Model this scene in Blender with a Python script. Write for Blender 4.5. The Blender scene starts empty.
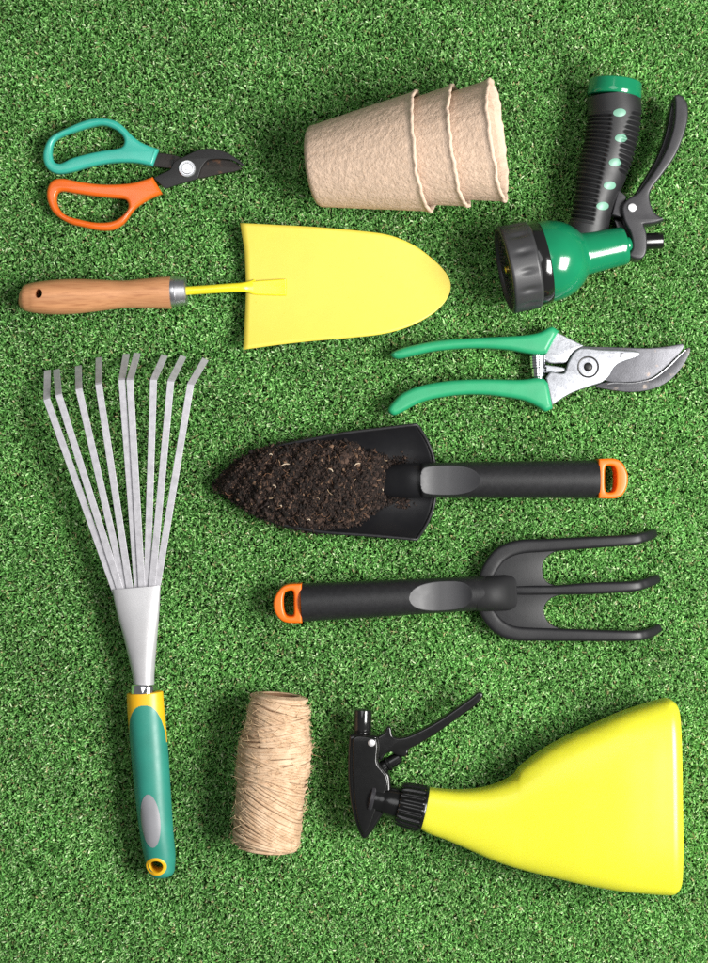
import bpy, bmesh, math, random
import numpy as np
from mathutils import Vector, Matrix
from mathutils.bvhtree import BVHTree

random.seed(7)
rng = np.random.default_rng(11)
S = 0.0007            # metres per layout unit (one unit is about 0.7 mm)
HC = 1786.0           # camera height in layout units
CX, CY = 354.0, 481.5
PI = math.pi

sc = bpy.context.scene
col = sc.collection

# ------------------------------------------------------------------ layout helpers
ZR = 0.0              # height of the silhouette of the part being laid out
def P(x, y, z=0.0):
    k = (HC - ZR) / HC
    return np.array([(x - CX) * k, (CY - y) * k, z], float)

def Z(ox, oy, s):
    """layout coordinates from a measured sheet with origin (ox, oy) and scale s"""
    return lambda pts: [(ox + p[0] * s, oy + p[1] * s) + tuple(p[2:]) for p in pts]

# ------------------------------------------------------------------ splines
def cr(p0, p1, p2, p3, t):
    return 0.5 * ((2 * p1) + (-p0 + p2) * t + (2 * p0 - 5 * p1 + 4 * p2 - p3) * t * t + (-p0 + 3 * p1 - 3 * p2 + p3) * t ** 3)

def spline(pts, m, closed=False):
    a = np.array(pts, float)
    n = len(a)
    out = []
    seg = n if closed else n - 1
    for i in range(seg):
        if closed:
            q = [a[(i + k) % n] for k in (-1, 0, 1, 2)]
        else:
            q = [a[max(i - 1, 0)], a[i], a[i + 1], a[min(i + 2, n - 1)]]
            if i == 0: q[0] = 2 * a[0] - a[1]
            if i == n - 2: q[3] = 2 * a[-1] - a[-2]
        for j in range(m):
            out.append(cr(*q, j / m))
    if not closed: out.append(a[-1])
    return np.array(out)

def outline(pts, m=6):
    """closed outline; points with a third value are corners, the rest is smooth"""
    n = len(pts)
    corners = [i for i, p in enumerate(pts) if len(p) > 2]
    xy = [p[:2] for p in pts]
    if not corners:
        return spline(xy, m, True)
    out = []
    for a, b in zip(corners, corners[1:] + [corners[0] + n]):
        run = [xy[i % n] for i in range(a, b + 1)]
        if len(run) == 2: out.append(np.array(run[0], float)[None])
        else: out.append(spline(run, m)[:-1])
    return np.concatenate(out)

# ------------------------------------------------------------------ mesh objects
ORIGIN = {}
def thing(name, label, cat, x, y, z=0.0, group=None):
    o = bpy.data.objects.new(name, None); col.objects.link(o)
    p = P(x, y, z) * S
    o.location = p
    o.empty_display_size = 0.01
    o['label'] = label; o['category'] = cat
    if group: o['group'] = group
    ORIGIN[o.name] = p
    return o

def root_of(o):
    while o.parent: o = o.parent
    return o

def finish(name, me, mat, parent=None, smooth=35, label=None):
    """link a mesh whose vertices are in world metres"""
    if parent is not None:
        L = np.array(root_of(parent).location)
        n = len(me.vertices)
        co = np.empty(n * 3); me.vertices.foreach_get('co', co)
        co = co.reshape(-1, 3) - L
        me.vertices.foreach_set('co', co.ravel())
    me.name = name
    o = bpy.data.objects.new(name, me); col.objects.link(o)
    if mat is not None:
        me.materials.clear(); me.materials.append(mat)
    if len(me.polygons):
        me.polygons.foreach_set('use_smooth', [True] * len(me.polygons))
    if smooth is not None and smooth < 180:
        me.set_sharp_from_angle(angle=math.radians(smooth))
    me.update()
    if parent is not None: o.parent = parent
    if label: o['label'] = label
    return o

def mesh(name, v, f, mat, parent=None, smooth=35, label=None):
    me = bpy.data.meshes.new(name)
    me.from_pydata((np.asarray(v, float) * S).tolist(), [], [tuple(int(i) for i in q) for q in f])
    bm = bmesh.new(); bm.from_mesh(me)
    bmesh.ops.recalc_face_normals(bm, faces=bm.faces)
    bm.to_mesh(me); bm.free()
    return finish(name, me, mat, parent, smooth, label)

def world_bvh(o):
    L = Vector(root_of(o).location)
    return BVHTree.FromPolygons([v.co + L for v in o.data.vertices], [tuple(p.vertices) for p in o.data.polygons])

def top_z(bvh, x, y, default=0.0):
    h = bvh.ray_cast(Vector((x * S, y * S, 0.5)), Vector((0, 0, -1)))
    return h[0].z / S if h[0] is not None else default

# ------------------------------------------------------------------ shape makers (return verts, faces)
def rings_to_mesh(rings, caps=(True, True)):
    m = len(rings); n = len(rings[0])
    v = np.concatenate(rings)
    f = []
    for i in range(m - 1):
        a = i * n; b = a + n
        for j in range(n):
            k = (j + 1) % n
            f.append((a + j, a + k, b + k, b + j))
    if caps[0]: f.append(tuple(range(n))[::-1])
    if caps[1]: f.append(tuple(range((m - 1) * n, m * n)))
    return v, f

def section(n, e):
    th = np.arange(n) * 2 * PI / n
    c, s = np.cos(th), np.sin(th)
    return np.sign(c) * np.abs(c) ** (2 / e), np.sign(s) * np.abs(s) ** (2 / e), th

def loft(stations, m=6, n=32, e=2.0, cap=(1, 1), capr=(None, None), deform=None, smooth_path=True):
    """stations: (px, py, z, halfwidth, halfheight).  cap: 0 flat, 1 rounded"""
    st = np.array([list(P(*s[:3])) + list(s[3:5]) for s in stations], float)
    if smooth_path: st = spline(st, m)
    c = st[:, :3]
    T = np.gradient(c, axis=0); T /= np.linalg.norm(T, axis=1)[:, None]
    su, sv, th = section(n, e)
    rings = []; ts = []
    L = np.concatenate([[0], np.cumsum(np.linalg.norm(np.diff(c, axis=0), axis=1))])
    def ring(p, t, w, h):
        side = np.cross(t, (0, 0, 1.0))
        ln = np.linalg.norm(side)
        side = side / ln if ln > 1e-6 else np.array([1.0, 0, 0])
        up = np.cross(side, t)
        return p + np.outer(su * w, side) + np.outer(sv * h, up)
    K = 5
    def capring(i, sign, r):
        out = []
        w, h = st[i, 3], st[i, 4]
        r = min(w, h) if r is None else r
        for k in range(1, K + 1):
            a = k / K * PI / 2 * 0.97
            sh = r * (1 - math.cos(a))
            out.append((ring(c[i] + sign * T[i] * r * math.sin(a), T[i], max(w - sh, 0.03 * w), max(h - sh, 0.03 * h)), L[i] + sign * r * math.sin(a)))
        return out
    if cap[0]:
        for r_, l_ in reversed(capring(0, -1, capr[0])): rings.append(r_); ts.append(l_)
    for i in range(len(st)):
        rings.append(ring(c[i], T[i], st[i, 3], st[i, 4])); ts.append(L[i])
    if cap[1]:
        for r_, l_ in capring(len(st) - 1, 1, capr[1]): rings.append(r_); ts.append(l_)
    if deform is not None:
        rings = [deform(r, t, th) for r, t in zip(rings, ts)]
    return rings_to_mesh(rings)

def loft_edges(A, B, zc, hh, m=6, n=40, e=2.0, end_bevel=(0, 0)):
    """A, B: opposite silhouette edges, station by station; zc, hh: centre height and half height there"""
    st = np.array([[*P(*a)[:2], *P(*b)[:2], z, h] for a, b, z, h in zip(A, B, zc, hh)], float)
    st = spline(st, m)
    su, sv, th = section(n, e)
    rings = []
    def ring(s, sc_=1.0, off=0):
        a, b = s[:2], s[2:4]
        c = (a + b) / 2; d = (a - b) / 2
        w = np.linalg.norm(d); u = d / w
        nrm = np.array([-u[1], u[0]])
        r = np.zeros((n, 3))
        ww = max(w - sc_, 0.05 * w); h2 = max(s[5] - sc_, 0.05 * s[5])
        r[:, :2] = c + nrm * off + np.outer(su * ww, u)
        r[:, 2] = s[4] + sv * h2
        return r
    dirn = np.sign(np.dot((st[-1, :2] + st[-1, 2:4] - st[0, :2] - st[0, 2:4]), np.array([-(st[0, :2] - st[0, 2:4])[1], (st[0, :2] - st[0, 2:4])[0]])))
    def capr(s, r, sign):
        out = []
        for k in range(1, 7):
            a = k / 6 * PI / 2
            out.append(ring(s, r * (1 - math.cos(a)), sign * r * math.sin(a)))
        return out
    if end_bevel[0]: rings += capr(st[0], end_bevel[0], -dirn)[::-1]
    rings += [ring(s, 0) for s in st]
    if end_bevel[1]: rings += capr(st[-1], end_bevel[1], dirn)
    return rings_to_mesh(rings)

def lathe(c, axis, prof, n=48, deform=None, closed=False):
    """c: world point (layout units), axis: direction, prof: (t, r)"""
    ax = np.array(axis, float); ax /= np.linalg.norm(ax)
    u = np.cross(ax, (0, 0, 1.0)); 
    if np.linalg.norm(u) < 1e-6: u = np.array([1.0, 0, 0])
    u /= np.linalg.norm(u); w = np.cross(u, ax)
    th = np.arange(n) * 2 * PI / n
    rings = []
    for i, (t, r) in enumerate(prof):
        rr = np.full(n, float(r)); tt = np.full(n, float(t))
        if deform is not None: tt, rr = deform(i, tt, rr, th)
        rings.append(np.asarray(c) + np.outer(tt, ax) + np.outer(rr * np.cos(th), u) + np.outer(rr * np.sin(th), w))
    v, f = rings_to_mesh(rings, (not closed, not closed))
    return v, f

def plate(name, out, holes, z0, z1, bevel, mat, parent, zfun=None, m=6, smooth=40, label=None, res=3):
    """flat solid with rounded edges from a closed outline with holes"""
    cu = bpy.data.curves.new('tmp', 'CURVE'); cu.dimensions = '2D'; cu.fill_mode = 'BOTH'
    for ol in [out] + list(holes):
        xy = outline(ol, m)
        pts = np.array([P(x, y) for x, y in xy])
        sp = cu.splines.new('POLY'); sp.points.add(len(pts) - 1); sp.use_cyclic_u = True
        sp.points.foreach_set('co', np.column_stack([pts[:, 0] * S, pts[:, 1] * S, np.zeros(len(pts)), np.ones(len(pts))]).ravel())
    b = bevel * S
    cu.bevel_depth = b; cu.bevel_resolution = res; cu.offset = -b
    cu.extrude = max((z1 - z0) / 2 * S - b, 1e-6)
    ob = bpy.data.objects.new('tmp', cu)
    col.objects.link(ob)
    dg = bpy.context.evaluated_depsgraph_get(); dg.update()
    me = bpy.data.meshes.new_from_object(ob.evaluated_get(dg))
    bpy.data.objects.remove(ob); bpy.data.curves.remove(cu)
    bm = bmesh.new(); bm.from_mesh(me)
    bmesh.ops.remove_doubles(bm, verts=bm.verts, dist=1e-6)
    bmesh.ops.translate(bm, verts=bm.verts, vec=(0, 0, (z0 + z1) / 2 * S))
    if zfun:
        for v in bm.verts:
            v.co.z += zfun(v.co.x / S + CX, CY - v.co.y / S) * S
    bmesh.ops.recalc_face_normals(bm, faces=bm.faces)
    bm.to_mesh(me); bm.free()
    return finish(name, me, mat, parent, smooth, label)

def disc_on(name, cx, cy, rx, ry, rot, bvh, lift, dome, mat, parent, skirt=1.5, nr=8, na=32):
    """an oval inlay that follows the surface under it"""
    v = []; f = []
    c0 = P(cx, cy)
    for i in range(nr + 2):
        r = min(i / nr, 1.0)
        for j in range(na):
            a = j * 2 * PI / na
            x, y = rx * r * math.cos(a), ry * r * math.sin(a)
            X = c0[0] + x * math.cos(rot) - y * math.sin(rot); Y = c0[1] + x * math.sin(rot) + y * math.cos(rot)
            z = top_z(bvh, X, Y) + lift + dome * (1 - r * r)
            if i == nr + 1: z -= skirt + lift
            v.append((X, Y, z))
    for i in range(nr + 1):
        for j in range(na):
            k = (j + 1) % na
            if i == 0:
                pass
            f.append((i * na + j, i * na + k, (i + 1) * na + k, (i + 1) * na + j))
    me_v = np.array(v)
    # merge the centre ring into one vertex
    me_v[:na] = me_v[:na].mean(0)
    o = mesh(name, me_v, f, mat, parent, 50)
    bm = bmesh.new(); bm.from_mesh(o.data); bmesh.ops.remove_doubles(bm, verts=bm.verts, dist=1e-7)
    bmesh.ops.recalc_face_normals(bm, faces=bm.faces); bm.to_mesh(o.data); bm.free()
    return o

def cut(o, cx, cy, rx, ry, rot=0.0, z0=-30, z1=120):
    """a real through hole"""
    n = 40; L = np.array(root_of(o).location) / S
    c = P(cx, cy)
    rings = []
    for z in (z0, z1):
        r = []
        for j in range(n):
            a = j * 2 * PI / n
            x, y = rx * math.cos(a), ry * math.sin(a)
            r.append((c[0] + x * math.cos(rot) - y * math.sin(rot), c[1] + x * math.sin(rot) + y * math.cos(rot), z))
        rings.append(np.array(r))
    v, f = rings_to_mesh(rings)
    k = mesh('cutter', v, f, None, None)
    md = o.modifiers.new('b', 'BOOLEAN'); md.object = k; md.operation = 'DIFFERENCE'; md.solver = 'EXACT'
    dg = bpy.context.evaluated_depsgraph_get(); dg.update()
    me = bpy.data.meshes.new_from_object(o.evaluated_get(dg))
    o.modifiers.clear(); o.data = me
    me.set_sharp_from_angle(angle=math.radians(35))
    bpy.data.objects.remove(k)

def join_vf(parts):
    V = []; F = []; b = 0
    for v, f in parts:
        V.append(np.asarray(v)); F += [tuple(i + b for i in q) for q in f]; b += len(v)
    return np.concatenate(V), F

def tube(pts, r, n=8, ends=True):
    """round tube through 3-D points (layout world coordinates)"""
    c = np.array(pts, float)
    T = np.gradient(c, axis=0); T /= np.linalg.norm(T, axis=1)[:, None]
    ref = np.array([0, 0, 1.0]) if abs(T[0][2]) < 0.9 else np.array([1.0, 0, 0])
    rings = []
    th = np.arange(n) * 2 * PI / n
    u = np.cross(T[0], ref); u /= np.linalg.norm(u)
    rr = np.broadcast_to(np.asarray(r, float), (len(c),))
    for i in range(len(c)):
        u = u - T[i] * np.dot(u, T[i]); u /= np.linalg.norm(u)
        w = np.cross(T[i], u)
        rings.append(c[i] + rr[i] * (np.outer(np.cos(th), u) + np.outer(np.sin(th), w)))
    return rings_to_mesh(rings, (ends, ends))

# ------------------------------------------------------------------ materials
def mat(name, color, rough=0.5, metal=0.0, var=0.08, vscale=60, bump=0.0, bscale=400, coat=0.0, rvar=0.08, spec=0.5,
        color2=None, c2scale=200, c2lo=0.55, c2hi=0.7, stretch=None, sub=0.0, bdist=0.0006):
    m = bpy.data.materials.new(name); m.use_nodes = True
    nt = m.node_tree; N = nt.nodes; Lk = nt.links
    b = N['Principled BSDF']
    tc = N.new('ShaderNodeTexCoord'); src = tc.outputs['Object']
    if stretch:
        mp = N.new('ShaderNodeMapping'); mp.inputs['Scale'].default_value = stretch[:3]
        if len(stretch) > 3: mp.inputs['Rotation'].default_value = (0, 0, stretch[3])
        Lk.new(src, mp.inputs[0]); src = mp.outputs[0]
    nz = N.new('ShaderNodeTexNoise'); nz.inputs['Scale'].default_value = vscale; nz.inputs['Detail'].default_value = 6
    Lk.new(src, nz.inputs['Vector'])
    rp = N.new('ShaderNodeValToRGB')
    lo = [c * (1 - var) for c in color]; hi = [min(c * (1 + var), 1) for c in color]
    rp.color_ramp.elements[0].position = 0.3; rp.color_ramp.elements[1].position = 0.7
    rp.color_ramp.elements[0].color = (*lo, 1); rp.color_ramp.elements[1].color = (*hi, 1)
    Lk.new(nz.outputs['Fac'], rp.inputs[0]); out = rp.outputs[0]
    if color2:
        n2 = N.new('ShaderNodeTexNoise'); n2.inputs['Scale'].default_value = c2scale; n2.inputs['Detail'].default_value = 5
        Lk.new(src, n2.inputs['Vector'])
        r2 = N.new('ShaderNodeMapRange'); r2.inputs[1].default_value = c2lo; r2.inputs[2].default_value = c2hi
        Lk.new(n2.outputs['Fac'], r2.inputs[0])
        mx = N.new('ShaderNodeMixRGB'); Lk.new(r2.outputs[0], mx.inputs[0]); Lk.new(out, mx.inputs[1]); mx.inputs[2].default_value = (*color2, 1)
        out = mx.outputs[0]
    Lk.new(out, b.inputs['Base Color'])
    b.inputs['Metallic'].default_value = metal
    b.inputs['Specular IOR Level'].default_value = spec
    b.inputs['Coat Weight'].default_value = coat
    b.inputs['Coat Roughness'].default_value = 0.1
    if sub:
        b.inputs['Subsurface Weight'].default_value = sub
        b.inputs['Subsurface Radius'].default_value = (0.014, 0.013, 0.004); b.inputs['Subsurface Scale'].default_value = 1.0
    mr = N.new('ShaderNodeMapRange'); mr.inputs[3].default_value = max(rough - rvar, 0.02); mr.inputs[4].default_value = rough + rvar
    n3 = N.new('ShaderNodeTexNoise'); n3.inputs['Scale'].default_value = vscale * 3; n3.inputs['Detail'].default_value = 4
    Lk.new(src, n3.inputs['Vector']); Lk.new(n3.outputs['Fac'], mr.inputs[0]); Lk.new(mr.outputs[0], b.inputs['Roughness'])
    if bump:
        nb = N.new('ShaderNodeTexNoise'); nb.inputs['Scale'].default_value = bscale; nb.inputs['Detail'].default_value = 8
        nb.inputs['Roughness'].default_value = 0.6
        Lk.new(src, nb.inputs['Vector'])
        bp = N.new('ShaderNodeBump'); bp.inputs['Strength'].default_value = bump; bp.inputs['Distance'].default_value = bdist
        Lk.new(nb.outputs['Fac'], bp.inputs['Height']); Lk.new(bp.outputs[0], b.inputs['Normal'])
    return m

def mat_attr(name, rough=0.45, trans=0.0, spec=0.5, bump=0.0, bscale=900):
    """colour comes from the mesh's own colour attribute"""
    m = bpy.data.materials.new(name); m.use_nodes = True
    nt = m.node_tree; N = nt.nodes; Lk = nt.links
    b = N['Principled BSDF']; at = N.new('ShaderNodeAttribute'); at.attribute_name = 'tint'
    Lk.new(at.outputs['Color'], b.inputs['Base Color'])
    b.inputs['Roughness'].default_value = rough; b.inputs['Specular IOR Level'].default_value = spec
    if bump:
        tc = N.new('ShaderNodeTexCoord'); nb = N.new('ShaderNodeTexNoise'); nb.inputs['Scale'].default_value = bscale; nb.inputs['Detail'].default_value = 6
        Lk.new(tc.outputs['Object'], nb.inputs['Vector'])
        bp = N.new('ShaderNodeBump'); bp.inputs['Strength'].default_value = bump; bp.inputs['Distance'].default_value = 0.0006
        Lk.new(nb.outputs['Fac'], bp.inputs['Height']); Lk.new(bp.outputs[0], b.inputs['Normal'])
    if trans:
        tr = N.new('ShaderNodeBsdfTranslucent'); Lk.new(at.outputs['Color'], tr.inputs['Color'])
        mx = N.new('ShaderNodeMixShader'); mx.inputs[0].default_value = trans
        Lk.new(b.outputs[0], mx.inputs[1]); Lk.new(tr.outputs[0], mx.inputs[2])
        Lk.new(mx.outputs[0], N['Material Output'].inputs['Surface'])
    return m

M = {}
M['backing'] = mat('turf_backing', (0.02, 0.10, 0.02), 0.9, var=0.3, vscale=200)
M['turf'] = mat_attr('turf_yarn', 0.36, 0.30, 0.5)
M['soil'] = mat_attr('soil_crumb', 0.85, 0.0, 0.25, 0.6)
M['teal'] = mat('teal_plastic', (0.035, 0.36, 0.275), 0.32, coat=0.15, bump=0.04, sub=0.0)
M['orange'] = mat('orange_plastic', (0.68, 0.12, 0.008), 0.32, coat=0.15, bump=0.04)
M['cap_orange'] = mat('cap_orange_plastic', (0.74, 0.135, 0.004), 0.38, bump=0.05)
M['black_steel'] = mat('blackened_steel', (0.014, 0.0135, 0.0135), 0.42, metal=0.3, bump=0.12, bscale=1500, color2=(0.07, 0.028, 0.012), c2scale=120, c2lo=0.7, c2hi=0.85)
M['rust_edge'] = mat('worn_edge_steel', (0.022, 0.018, 0.016), 0.4, metal=0.5, bump=0.15, bscale=1200, color2=(0.16, 0.07, 0.03), c2scale=160, c2lo=0.6, c2hi=0.75)
M['steel'] = mat('bright_steel', (0.62, 0.62, 0.64), 0.34, metal=1.0, bump=0.05, bscale=600)
M['chrome'] = mat('chrome', (0.8, 0.8, 0.82), 0.1, metal=1.0, rvar=0.03)
M['cast'] = mat('cast_alloy', (0.38, 0.39, 0.42), 0.42, metal=0.75, var=0.12, vscale=500, bump=0.2, bscale=900, color2=(0.27, 0.275, 0.30), c2scale=420, c2lo=0.48, c2hi=0.7)
M['blade_grey'] = mat('ground_blade_steel', (0.10, 0.10, 0.11), 0.36, metal=0.7, var=0.12, vscale=160, bump=0.1, bscale=1000, color2=(0.24, 0.17, 0.12), c2scale=110, c2lo=0.64, c2hi=0.8)
M['blade_dark'] = mat('dark_blade_steel', (0.055, 0.055, 0.06), 0.38, metal=0.7, var=0.2, vscale=160, bump=0.12, bscale=900, color2=(0.3, 0.24, 0.19), c2scale=130, c2lo=0.62, c2hi=0.8)
M['peat'] = mat('pressed_peat', (0.575, 0.425, 0.318), 0.9, var=0.10, vscale=220, bump=0.7, bscale=380, spec=0.2, color2=(0.52, 0.37, 0.265), c2scale=420, c2lo=0.52, c2hi=0.7, bdist=0.0016)
M['peat_rim'] = mat('pressed_peat_rim', (0.62, 0.465, 0.355), 0.9, var=0.1, vscale=300, bump=0.7, bscale=600, spec=0.2)
M['gun_green'] = mat('glossy_green_plastic', (0.005, 0.165, 0.072), 0.16, coat=0.3, rvar=0.04, bump=0.02, bscale=150)
M['rubber'] = mat('black_rubber', (0.011, 0.011, 0.012), 0.5, bump=0.08, bscale=1500)
M['ring_grey'] = mat('dark_grey_plastic', (0.030, 0.030, 0.032), 0.45, bump=0.08, bscale=1500)
M['gloss_black'] = mat('glossy_black_plastic', (0.008, 0.008, 0.008), 0.14, rvar=0.04, coat=0.2)
M['black_plastic'] = mat('black_plastic', (0.005, 0.005, 0.005), 0.22, rvar=0.05, bump=0.03, bscale=300)
M['lever_grey'] = mat('lever_black_plastic', (0.022, 0.021, 0.024), 0.4, bump=0.08, bscale=1200)
M['mint'] = mat('mint_rubber', (0.14, 0.31, 0.225), 0.45)
M['pin'] = mat('pin_metal', (0.75, 0.74, 0.75), 0.35, metal=0.6)
M['brass'] = mat('brass', (0.6, 0.45, 0.12), 0.3, metal=1.0)
M['yellow_paint'] = mat('yellow_painted_steel', (0.62, 0.505, 0.060), 0.42, var=0.03, bump=0.06, bscale=300, color2=(0.55, 0.44, 0.02), c2scale=330, c2lo=0.70, c2hi=0.76)
M['shank_yellow'] = mat('yellow_gloss_paint', (0.70, 0.60, 0.02), 0.25, var=0.03, bump=0.04, coat=0.2)
M['wood'] = mat('turned_wood', (0.51, 0.24, 0.108), 0.45, var=0.18, vscale=130, bump=0.15, bscale=300, stretch=(0.10, 1.2, 1.2), color2=(0.36, 0.145, 0.062), c2scale=600, c2lo=0.48, c2hi=0.75)
M['sec_green'] = mat('green_dipped_vinyl', (0.016, 0.27, 0.115), 0.42, bump=0.05, bscale=700)
M['tool_black'] = mat('moulded_black_nylon', (0.013, 0.013, 0.0142), 0.44, var=0.2, vscale=300, bump=0.25, bscale=1800, bdist=0.0003, spec=0.32, rvar=0.12)
M['tool_dark'] = mat('moulded_black_nylon_scoop', (0.008, 0.008, 0.0092), 0.42, bump=0.15, bscale=1500, bdist=0.0003, spec=0.35)
M['neck'] = mat('moulded_black_nylon_neck', (0.012, 0.012, 0.013), 0.6, bump=0.2, bscale=1800, bdist=0.0003, spec=0.25)
M['thumb'] = mat('thumb_facet_sheen', (0.030, 0.030, 0.033), 0.5, bump=0.15, bscale=1800, bdist=0.0003)  # softbox sheen on the upward facet put into a lighter base colour
M['tine'] = mat('galvanised_strip', (0.44, 0.43, 0.455), 0.42, metal=0.35, var=0.14, vscale=260, bump=0.12, bscale=900)
M['socket'] = mat('silver_sprayed_socket', (0.44, 0.435, 0.445), 0.42, metal=0.35, var=0.05, bump=0.2, bscale=1500, bdist=0.0003)
M['grip_green'] = mat('teal_green_rubber', (0.020, 0.20, 0.15), 0.45, bump=0.06, bscale=1500)
M['grip_yellow'] = mat('amber_yellow_plastic', (0.72, 0.39, 0.010), 0.4, bump=0.04)
M['inlay'] = mat('grey_inlay', (0.22, 0.22, 0.235), 0.45, bump=0.1, bscale=1500)
M['bottle'] = mat('yellow_polyethylene', (0.56, 0.545, 0.030), 0.34, var=0.02, vscale=15, bump=0.03, bscale=120, coat=0.08, sub=0.55)
M['jute'] = mat('jute_strand', (0.45, 0.30, 0.185), 0.75, var=0.22, vscale=900, bump=0.6, bscale=1400, spec=0.3, color2=(0.62, 0.45, 0.305), c2scale=140, c2lo=0.42, c2hi=0.72, bdist=0.0004)
M['fibre'] = mat('jute_fibre', (0.72, 0.52, 0.32), 0.7, var=0.15)
M['core'] = mat('cardboard_core_gap_shade', (0.20, 0.11, 0.055), 0.9, var=0.15, bump=0.3)  # spool core, darkened so shade between the strands is in its colour

# ------------------------------------------------------------------ ground and turf
def sheet(name, half_x, half_y, z, m):
    v = [(-half_x, -half_y, z), (half_x, -half_y, z), (half_x, half_y, z), (-half_x, half_y, z)]
    return mesh(name, v, [(0, 1, 2, 3)], m)
ground = sheet('ground', 3000, 3000, -15, M['backing']); ground['kind'] = 'structure'

def build_turf():
    HX, HY = 450, 580
    step = 1.3
    gx, gy = np.meshgrid(np.arange(-HX, HX, step), np.arange(-HY, HY, step))
    n = gx.size
    x = gx.ravel() + rng.uniform(-1.1, 1.1, n); y = gy.ravel() + rng.uniform(-1.1, 1.1, n)
    # looser pile farther out, beyond the tools
    ox, oy = np.meshgrid(np.arange(-800, 800, 2.7), np.arange(-950, 950, 2.7))
    ox = ox.ravel() + rng.uniform(-1.5, 1.5, ox.size); oy = oy.ravel() + rng.uniform(-1.5, 1.5, oy.size)
    far = (np.abs(ox) > HX) | (np.abs(oy) > HY)
    n_in = n
    x = np.concatenate([x, ox[far]]); y = np.concatenate([y, oy[far]]); n = len(x)
    # tuft rows give the pile its loose clumping
    ang = rng.uniform(0, 2 * PI, n)
    lean = np.clip(rng.gamma(3.0, 1.2, n), 0.8, 8)
    ht = 13.4 + rng.normal(0, 1.35, n) - 0.20 * lean
    ht = np.clip(ht, 6, 17.0)
    wid = rng.uniform(0.46, 0.80, n)
    dx, dy = np.cos(ang), np.sin(ang)
    tw = ang + PI / 2 + rng.normal(0, 0.9, n)
    wid[n_in:] *= 1.9
    curl = rng.normal(0, 1.8, n)
    t = np.array([0.0, 0.45, 0.8, 1.0])
    V = np.zeros((n, 4, 2, 3))
    for i, ti in enumerate(t):
        px = x + dx * lean * ti ** 1.7 - dy * curl * ti * ti
        py = y + dy * lean * ti ** 1.7 + dx * curl * ti * ti
        pz = -15 + ht * (1 - (1 - ti) ** 1.6)
        w = wid * (1.0 if ti < 0.9 else 0.65)
        tt = tw + ti * 0.7
        for s, sg in ((0, -1), (1, 1)):
            V[:, i, s, 0] = px + sg * w * np.cos(tt)
            V[:, i, s, 1] = py + sg * w * np.sin(tt)
            V[:, i, s, 2] = pz + sg * w * 0.45 * np.sin(ang * 3 + ti)
    cap = np.where(rng.random(n) < 0.04, 5.5, 1.8)[:, None, None]
    V[:, :, :, 2] = np.minimum(V[:, :, :, 2], cap)
    V = V.reshape(-1, 3) * S
    base = (np.arange(n) * 8)[:, None, None]
    quads = np.array([[0, 1, 3, 2], [2, 3, 5, 4], [4, 5, 7, 6]])[None]
    F = (base + quads).reshape(-1, 4)
    me = bpy.data.meshes.new('grass')
    me.vertices.add(len(V)); me.vertices.foreach_set('co', V.ravel())
    me.loops.add(F.size); me.loops.foreach_set('vertex_index', F.ravel().astype(np.int32))
    me.polygons.add(len(F)); me.polygons.foreach_set('loop_start', (np.arange(len(F)) * 4).astype(np.int32))
    me.polygons.foreach_set('use_smooth', np.ones(len(F), bool))
    me.update(calc_edges=True)
    # per-blade colour
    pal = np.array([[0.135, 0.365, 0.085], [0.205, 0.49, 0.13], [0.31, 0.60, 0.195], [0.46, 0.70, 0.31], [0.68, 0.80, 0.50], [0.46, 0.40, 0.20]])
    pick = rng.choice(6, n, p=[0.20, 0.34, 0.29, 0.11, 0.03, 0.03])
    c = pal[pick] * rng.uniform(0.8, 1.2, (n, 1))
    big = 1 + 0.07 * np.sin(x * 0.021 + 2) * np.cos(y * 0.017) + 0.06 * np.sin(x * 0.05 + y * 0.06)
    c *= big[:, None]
    root_shade = np.array([0.66, 0.90, 1.0, 1.05])  # root ends tinted darker: shade in the pile's gaps put into blade colour
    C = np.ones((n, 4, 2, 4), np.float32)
    C[..., :3] = c[:, None, None, :] * root_shade[None, :, None, None]
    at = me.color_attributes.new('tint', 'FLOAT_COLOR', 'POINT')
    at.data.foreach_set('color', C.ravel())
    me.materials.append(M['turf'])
    o = bpy.data.objects.new('grass', me); col.objects.link(o)
    o['kind'] = 'stuff'; o['label'] = 'short green artificial turf under all the garden tools'; o['category'] = 'grass'
    return o
build_turf()

# ------------------------------------------------------------------ loop-handled flower snips
ZR = 8
t = thing('garden_scissors', 'small curved snips with one teal and one orange loop handle', 'scissors', 140, 175)
q = Z(30, 100, 0.3249)
plate('handle', q([(397, 153, 1), (345, 133), (312, 108), (285, 80), (255, 63), (215, 58), (170, 65), (110, 90), (65, 115), (45, 150), (42, 185), (55, 213), (85, 228), (130, 222), (180, 208), (250, 195), (320, 194), (378, 205, 1)]),
      [q([(75, 133), (69, 165), (75, 190), (95, 197), (130, 181), (180, 167), (230, 157), (278, 149), (291, 132), (285, 112), (262, 92), (225, 79), (185, 85), (130, 102), (95, 116)])],
      2, 14, 3.4, M['teal'], t, label='teal loop handle')
plate('handle', q([(378, 238, 1), (408, 289, 1), (370, 305), (325, 335), (290, 380), (255, 400), (215, 402), (170, 393), (120, 380), (75, 350), (55, 310), (55, 275), (70, 250), (100, 243), (150, 252), (220, 261), (300, 259), (345, 249)]),
      [q([(95, 282), (140, 288), (200, 297), (250, 302), (290, 306), (303, 320), (300, 340), (275, 365), (245, 377), (200, 378), (150, 368), (110, 355), (88, 330), (82, 300)])],
      2, 14, 3.4, M['orange'], t, label='orange loop handle')
q = Z(140, 130, 0.1695)
plate('counter_blade', q([(70, 150, 1), (110, 135), (180, 142), (240, 160), (300, 200), (400, 172), (480, 172), (545, 182), (602, 222, 1), (560, 243), (480, 257), (410, 272), (350, 283), (280, 270), (225, 235), (180, 225), (60, 212, 1)]), [], 4, 7, 0.6, M['rust_edge'], t)
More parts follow.
